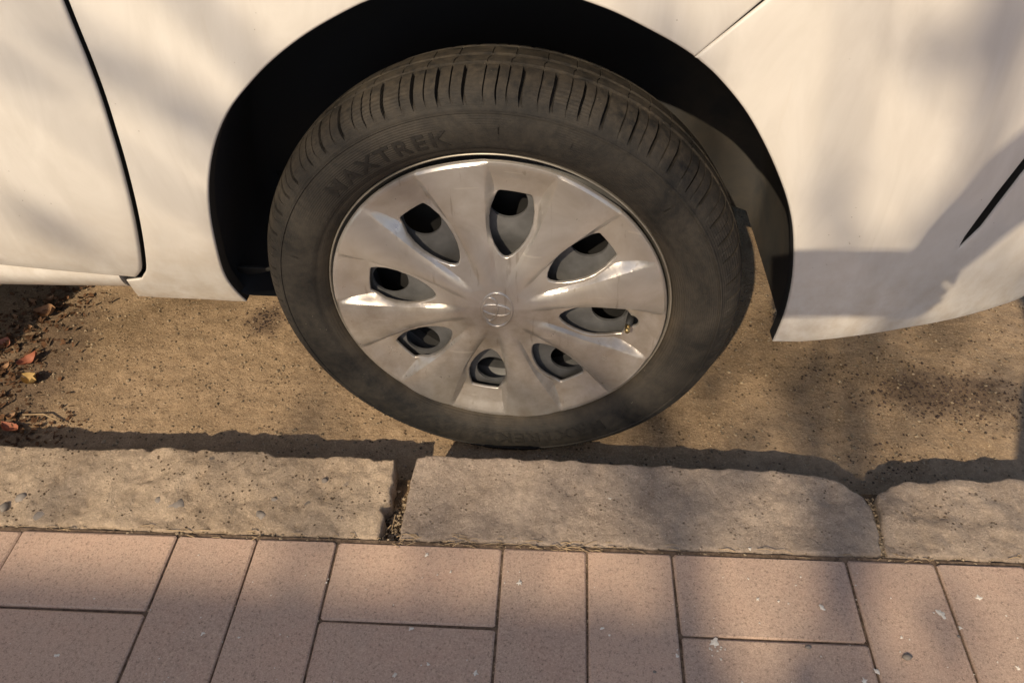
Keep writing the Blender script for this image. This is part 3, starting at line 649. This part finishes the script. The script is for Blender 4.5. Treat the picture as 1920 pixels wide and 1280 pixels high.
def leaf_mesh(L, W_, curl, seed):
    rng = random.Random(seed); nu, nv = 9, 5; V = []; F = []
    for i in range(nu):
        t = i / (nu - 1); w = W_ * math.sin(math.pi * min(1, t * .93 + .04)) ** .8 * (1 + rng.uniform(-.12, .12))
        for j in range(nv):
            s = 2 * j / (nv - 1) - 1; V.append(((t - .5) * L, s * w, curl * (s * s) * W_ + curl * .6 * L * (t - .5) ** 2 * 2 + rng.uniform(-.0006, .0006)))
    for i in range(nu - 1):
        for j in range(nv - 1): F.append((i * nv + j, (i + 1) * nv + j, (i + 1) * nv + j + 1, i * nv + j + 1))
    return V, F
LR = mat_leaf('red_dry_leaf', (.34, .12, .07), (.36, .13, .075)); LY = mat_leaf('yellow_dry_leaf', (.42, .28, .10), (.44, .30, .12)); LB = mat_leaf('brown_dry_leaf', (.22, .12, .06), (.33, .19, .10))
def leaf(u, v, L, W_, mt, rot, label, curl=.8, tilt=.25, z0=0, zf=zroad, group=None):
    x, y = onZ(u, v, z0); V, F = leaf_mesh(L, W_, curl, int(u * 7 + v)); o = mesh('dry_leaf', V, F, mt); o.location = (x, y, (zf(x, y) if zf else z0) + .004); o.rotation_euler = (tilt, -tilt * .6, rot)
    tag(o, label, 'leaf', group)
leaf(60, 680, .034, .0085, LR, .75, 'curled red dry leaf on the litter at the left edge', .9, .3)
leaf(66, 719, .026, .011, LY, -.3, 'yellowish curled dry leaf just below the red leaf', .9, .2)
leaf(22, 808, .030, .009, LR, 2.9, 'small reddish leaf against the kerb in the left corner', .6, .2)
leaf(95, 590, .036, .012, LB, .2, 'brown leaf under the car sill near the litter', .8, .3)
leaf(12, 650, .024, .009, mat_leaf('pink_dry_leaf', (.42, .17, .11), (.42, .17, .11)), 1.2, 'pinkish leaf scrap at the left picture edge', .6, .3)
for i in range(26):
    u, v = random.choice([(random.gauss(20, 32), random.gauss(690, 60)), (random.gauss(30, 35), random.gauss(800, 12)), (random.gauss(95, 25), random.gauss(575, 18))])
    if u > 125 or v > 822: continue
    leaf(u, v, random.uniform(.010, .022), random.uniform(.003, .007), LB, random.uniform(0, 6), 'small brown leaf fragment in the litter by the left edge', .8, random.uniform(-.5, .5), group='leaf fragments in the litter')
x0, y0 = onZ(45, 780, 0); x1_, y1_ = onZ(122, 797, 0)
V, F = tube([(x0, y0, .004), ((x0 + x1_) / 2, (y0 + y1_) / 2 + .006, .009), (x1_, y1_, .005)], [.0012, .0014, .0008], 6); tag(mesh('dry_twig', V, F, STRAW), 'thin dry twig lying between litter and kerb', 'twig')
# pebble in the arch shade, grit and straw in the joints
x0, y0 = onZ(1449, 588, 0); V, F = rock((.006, .007, .006), 4.2, 2); o = mesh('pebble', V, F, GRIT); o.location = (x0, y0, zroad(x0, y0) + .004); tag(o, 'single pebble on the road below the rear edge of the bumper', 'pebble')
def joint():
    x = random.uniform(-.75, .75); return x, EDGE + random.uniform(-.001, .008), HK - random.uniform(.003, .008)
mb = scatter(900, joint, .0006, .0026)
def gapf():
    t = random.random(); a = onZ(735 + 35 * random.random(), 870, HK); b_ = onZ(710 + 35 * random.random(), 1000, HK); return a[0] + (b_[0] - a[0]) * t, a[1] + (b_[1] - a[1]) * t, HK - .036 + .022 * t ** 2 - random.uniform(0, .006)
s = scatter(300, gapf, .001, .004); mb.add((s.V, s.F))
def crack():
    t = random.random(); a = onZ(1636, 925, HK); b_ = onZ(1662, 1040, HK); return a[0] + (b_[0] - a[0]) * t + random.gauss(0, .003), a[1] + (b_[1] - a[1]) * t, HK - .012 + .008 * t
s = scatter(260, crack, .0008, .003); mb.add((s.V, s.F))
for m in range(-3, 5):
    for xx, hh in ((GX0 + .2 * m, 1), (GX0 + .2 * m + .1, (m % 2) == 0)):
        if not hh: continue
        for i in range(30): s = scatter(1, lambda: (xx + random.gauss(0, .0012), EDGE - random.uniform(0, .22), HK - .003), .0005, .0018); mb.add((s.V, s.F))
tag(mesh('joint_grit', mb.V, mb.F, GRIT, pave, smooth=False), kind='stuff')
mb = MB()
for i in range(120):
    x = random.uniform(-.72, .72)
    if random.random() < .35: x = random.uniform(-.13, .12)
    y = EDGE + random.uniform(-.002, .012); a = random.gauss(0, .45) + (math.pi if random.random() < .5 else 0); L = random.uniform(.004, .022); z = HK - .003 + random.uniform(0, .005)
    mb.add(tube([(x, y, z), (x + L * .5 * math.cos(a), y + L * .3 * math.sin(a), z + random.uniform(0, .004)), (x + L * math.cos(a), y + L * .5 * math.sin(a), z)], random.uniform(.0003, .0007), 4, False))
for i in range(6):
    x, y, z = gapf(); a = random.uniform(0, 6.28); L = random.uniform(.006, .02); mb.add(tube([(x, y, z + .002), (x + L * math.cos(a), y + L * math.sin(a), z + .007)], .0006, 4, False))
tag(mesh('dry_straw', mb.V, mb.F, STRAW, pave), kind='stuff')
# white splats and dark crumbs on the pavers
mb = MB(); dk = MB()
def splat(u, v, r, M_):
    x, y = onZ(u, v, HK); n = 13; r *= .72; V = [(x, y, HK + .0015)]; ph = random.random() * 6
    for k in range(n): a = 2 * math.pi * k / n + ph; q = r * random.choice((.5, .7, .85, 1.0, 1.45)); V.append((x + q * math.cos(a), y + q * math.sin(a), HK + .0008))
    M_.add((V, [(0, 1 + k, 1 + (k + 1) % n) for k in range(n)]))
for u, v, r in [(1340, 1203, .0075), (1764, 1150, .0065), (974, 1092, .0045), (1541, 1139, .004), (1835, 1121, .0045), (1420, 1123, .003), (800, 1040, .003), (845, 1072, .002), (178, 1122, .003), (50, 1127, .0018), (107, 1228, .003), (381, 1187, .003), (448, 1195, .0022), (770, 1178, .004), (803, 1244, .003), (891, 1262, .004), (740, 1265, .003), (1128, 1178, .003), (1143, 1190, .002), (1270, 1230, .003), (1644, 1258, .004), (1620, 1276, .004), (1460, 1127, .002), (1800, 1176, .003), (1144, 935, .0025), (1406, 1029, .003), (612, 1092, .002), (372, 1041, .0015), (1690, 1195, .002), (1909, 1252, .003)]: splat(u, v, r, mb)
for k in range(10): splat(1340 + random.gauss(0, 14), 1212 + abs(random.gauss(0, 10)), .0016, mb)
for k in range(70): splat(random.uniform(0, 1920), random.uniform(1070, 1280), random.uniform(.0006, .0016), mb)
tag(mesh('white_splats', mb.V, mb.F, WHITE, pave, smooth=False), kind='stuff')
for u, v, r in [(1515, 1213, .005), (1700, 1232, .007), (1227, 1259, .003), (1797, 1193, .003)]:
    V, F = rock((r * .8, r * .6, r * .4), u, 1); o = mesh('dark_crumb', V, F, GREYSTONE, pave); x, y = onZ(u, v, HK); o.location = (x, y, HK + r * .2)

# ================================================================== behind the photographer: what shades the place
def limb_tree(name, base, h, spread, nleaf, lsize, seed, lean=(0, 0), r0=.09, label='', levels=3, hole=None):
    rng = random.Random(seed); t = empty(name, base); wood = MB(); leaves = MB(); tips = []
    def grow(p, d, L, r, lv):
        n = 4; path = [np.array(p)]; dd = np.array(d)
        for i in range(n):
            dd = dd + np.array([rng.uniform(-.18, .18), rng.uniform(-.18, .18), rng.uniform(-.05, .12)]); dd = dd / np.linalg.norm(dd); path.append(path[-1] + dd * L / n)
        wood.add(tube(path, list(np.linspace(r, r * .62, n + 1)), 9 if lv == 0 else 6))
        if lv >= levels: tips.extend(path[1:]); return
        for k in range(3 if lv == 0 else 3 + (rng.random() < .5)):
            a = rng.uniform(0, 6.28); e = rng.uniform(.35, .95) * spread; nd = dd + e * np.array([math.cos(a), math.sin(a), rng.uniform(-.1, .5)]); nd = nd / np.linalg.norm(nd)
            grow(path[-1] if k < 2 else path[-2], nd, L * rng.uniform(.55, .8), r * .58, lv + 1)
    grow((0, 0, 0), (lean[0], lean[1], 1), h, r0, 0)
    for i in range(nleaf):
        c = np.array(rng.choice(tips)) + np.array([rng.gauss(0, .16) for _ in range(3)]); a = np.array([rng.gauss(0, 1) for _ in range(3)]); a = a / np.linalg.norm(a); b = np.cross(a, [rng.gauss(0, 1) for _ in range(3)]); b = b / np.linalg.norm(b); s = lsize * rng.uniform(.6, 1.2)
        leaves.add(([c - a * s, c - b * s * .45, c + a * s, c + b * s * .45], [(0, 1, 2, 3)]))
    loc = np.array(base); f = lambda VV: [tuple(np.array(v) + loc) for v in VV]
    mesh('trunk', f(wood.V), wood.F, BARK, t); mesh('crown', f(leaves.V), leaves.F, LEAF, t, smooth=False); tag(t, label, 'tree')
limb_tree('street_tree', (-1.20, -.50, HK - .01), 2.6, .8, 2600, .05, 5, r0=.085, label='young street tree on the pavement left of the picture')
limb_tree('garden_tree', (-.55, -5.4, HK - .01), 2.5, .9, 620, .042, 21, r0=.045, label='sparse garden tree behind the low wall', levels=3)
ws_ = empty('shade_wall', (-4.2, -4.5, HK - .01)); tag(ws_, 'plastered wall added out of view to shade the pavement', 'wall')  # unseen wall added to cast the broad soft shadow on the pavers
th = R_(-1.6); cw, sw = math.cos(th), math.sin(th)
def wbox(x0, x1, y0, y1, z0, z1):
    V, F = box(x0, x1, y0, y1, z0, z1); return [(-1.26 + (x * cw - y * sw), -4.46 + (x * sw + y * cw), z) for x, y, z in V], F
mesh('wall', *wbox(-6, 0, -.2, 0, HK - .02, 3.51), PLASTER, ws_, smooth=False); mesh('coping', *wbox(-6.03, .012, -.23, .03, 3.511, 3.57), PLASTER, ws_, smooth=False)
V, F = box(-1.19, -1.155, -4.56, -4.52, HK - .01, 3.62); tag(mesh('streak_post', V, F, BARK, smooth=False), 'slim post added out of view to cast a shadow streak', 'post')  # unseen post added for the narrow shadow streak beside it

# the photographer, whose shadow falls on the bumper
def skinned(name, nodes, edges, mats, parent, sub=2, colour=None, root=0):
    me = bpy.data.meshes.new(name); me.from_pydata([n[0] for n in nodes], edges, []); me.update(); o = bpy.data.objects.new(name, me); COL.objects.link(o)
    bm = bmesh.new(); bm.from_mesh(me); ly_ = bm.verts.layers.skin.verify(); bm.verts.ensure_lookup_table()
    for i, n in enumerate(nodes):
        r = n[1]; bm.verts[i][ly_].radius = r if isinstance(r, tuple) else (r, r); bm.verts[i][ly_].use_root = (i == root)
    bm.to_mesh(me); bm.free(); o.modifiers.new('s', 'SKIN').use_smooth_shade = True; sb = o.modifiers.new('u', 'SUBSURF'); sb.levels = sb.render_levels = sub
    bpy.context.view_layer.update(); m2 = bpy.data.meshes.new_from_object(o.evaluated_get(bpy.context.evaluated_depsgraph_get())); bpy.data.objects.remove(o)
    m2.materials.clear()
    for m in mats: m2.materials.append(m)
    if colour:
        for p in m2.polygons: p.material_index = colour(p.center)
    for p in m2.polygons: p.use_smooth = True
    o = bpy.data.objects.new(name, m2); return link(o, parent)
SKIN = plain('skin', (.40, .24, .16), .55); SHIRT = plain('grey_shirt', (.20, .21, .24), .85); JEAN = plain('dark_jeans', (.04, .05, .08), .85); HAIR = plain('dark_hair', (.02, .016, .013), .6); SHOE = plain('dark_shoe', (.03, .03, .03), .6)
per = empty('person', (.58, -1.06, HK)); tag(per, 'person in grey shirt and dark jeans holding a phone towards the wheel', 'person')
Z = HK
N = [((.58, -1.08, .95), (.15, .11)), ((.56, -1.07, 1.12), (.145, .105)), ((.53, -1.05, 1.32), (.165, .11)), ((.515, -1.04, 1.45), (.085, .08)), ((.51, -1.02, 1.54), .055), ((.505, -1.00, 1.62), (.075, .085)), ((.50, -.985, 1.71), (.078, .095)), ((.50, -.99, 1.77), .06),
     ((.35, -1.02, 1.41), .058), ((.225, -.87, 1.20), .046), ((.215, -.745, .985), .034), ((.712, -1.07, 1.40), .058), ((.76, -1.05, 1.14), .044), ((.74, -.94, .93), .034), ((.735, -.90, .85), (.04, .022)),
     ((.49, -1.07, .88), .095), ((.475, -1.05, .56), .062), ((.47, -1.09, .20), .044), ((.47, -1.07, .125), .045), ((.47, -.96, .115), (.045, .03)),
     ((.67, -1.09, .88), .095), ((.68, -1.07, .56), .062), ((.69, -1.11, .20), .044), ((.69, -1.09, .125), .045), ((.69, -.98, .115), (.045, .03))]
Ed = [(0, 1), (1, 2), (2, 3), (3, 4), (4, 5), (5, 6), (6, 7), (2, 8), (8, 9), (9, 10), (2, 11), (11, 12), (12, 13), (13, 14), (0, 15), (15, 16), (16, 17), (17, 18), (18, 19), (0, 20), (20, 21), (21, 22), (22, 23), (23, 24)]
def bodycol(c):
    if c.z > 1.50: return 0
    if c.z < .165: return 3
    if c.x < .27 and c.z < 1.16: return 0
    if c.x > .62 and c.z < 1.10 and c.y > -1.06: return 0
    return 2 if c.z < .97 else 1
N = [((n[0][0] - (0 if i in (9, 10) else .08), n[0][1], n[0][2]), n[1]) for i, n in enumerate(N)]
skinned('body', N, Ed, [SKIN, SHIRT, JEAN, SHOE], per, 2, bodycol)
V, F = rock((.088, .105, .085), 1.0, 3); V = [(x, y - .012, z + .028) for x, y, z in V if True]; hr = mesh('hair', [(x + .42, y - .99, z + 1.735) for x, y, z in V], F, HAIR, per)
# hand gripping the phone: palm behind, fingers round its right end
PC = CAM - FWD * .012 + RGT * .066                # centre of the phone body
def ph(a, b, c): return tuple(PC + RGT * a + UPV * b - FWD * c)
Nn = [((.215, -.745, .985), .031), (ph(.098, .030, .035), (.030, .018)), (ph(.088, .004, .030), (.036, .014)), (ph(.085, -.025, .026), (.030, .013))]; Ee = [(0, 1), (1, 2), (2, 3)]
for i, (b0, L_) in enumerate(((.022, .9), (.004, 1.), (-.014, .95), (-.031, .8))):
    s = len(Nn); Nn += [(ph(.092, b0, .022), .0095), (ph(.094 + .004 * L_, b0, -.004), .0088), (ph(.078, b0 - .002, -.016), .0082), (ph(.078 - .024 * L_, b0 - .003, -.016), .007)]
    Ee += [(2 if i < 2 else 3, s), (s, s + 1), (s + 1, s + 2), (s + 2, s + 3)]
s = len(Nn); Nn += [(ph(.070, .026, .026), .0115), (ph(.048, .020, .016), .0105), (ph(.030, .012, .014), .009)]; Ee += [(1, s), (s, s + 1), (s + 1, s + 2)]
skinned('hand', Nn, Ee, [SKIN], per, 1)
pm = MB(); hw, hh, ht = .079, .0375, .004
V = [ph(a * hw, b * hh, c * ht) for c in (-1, 1) for b in (-1, 1) for a in (-1, 1)]; po = mesh('phone', V, [(0, 2, 3, 1), (4, 5, 7, 6), (0, 1, 5, 4), (2, 6, 7, 3), (0, 4, 6, 2), (1, 3, 7, 5)], BLACK, smooth=False); tag(po, 'black phone held sideways in the hand of the person', 'phone')
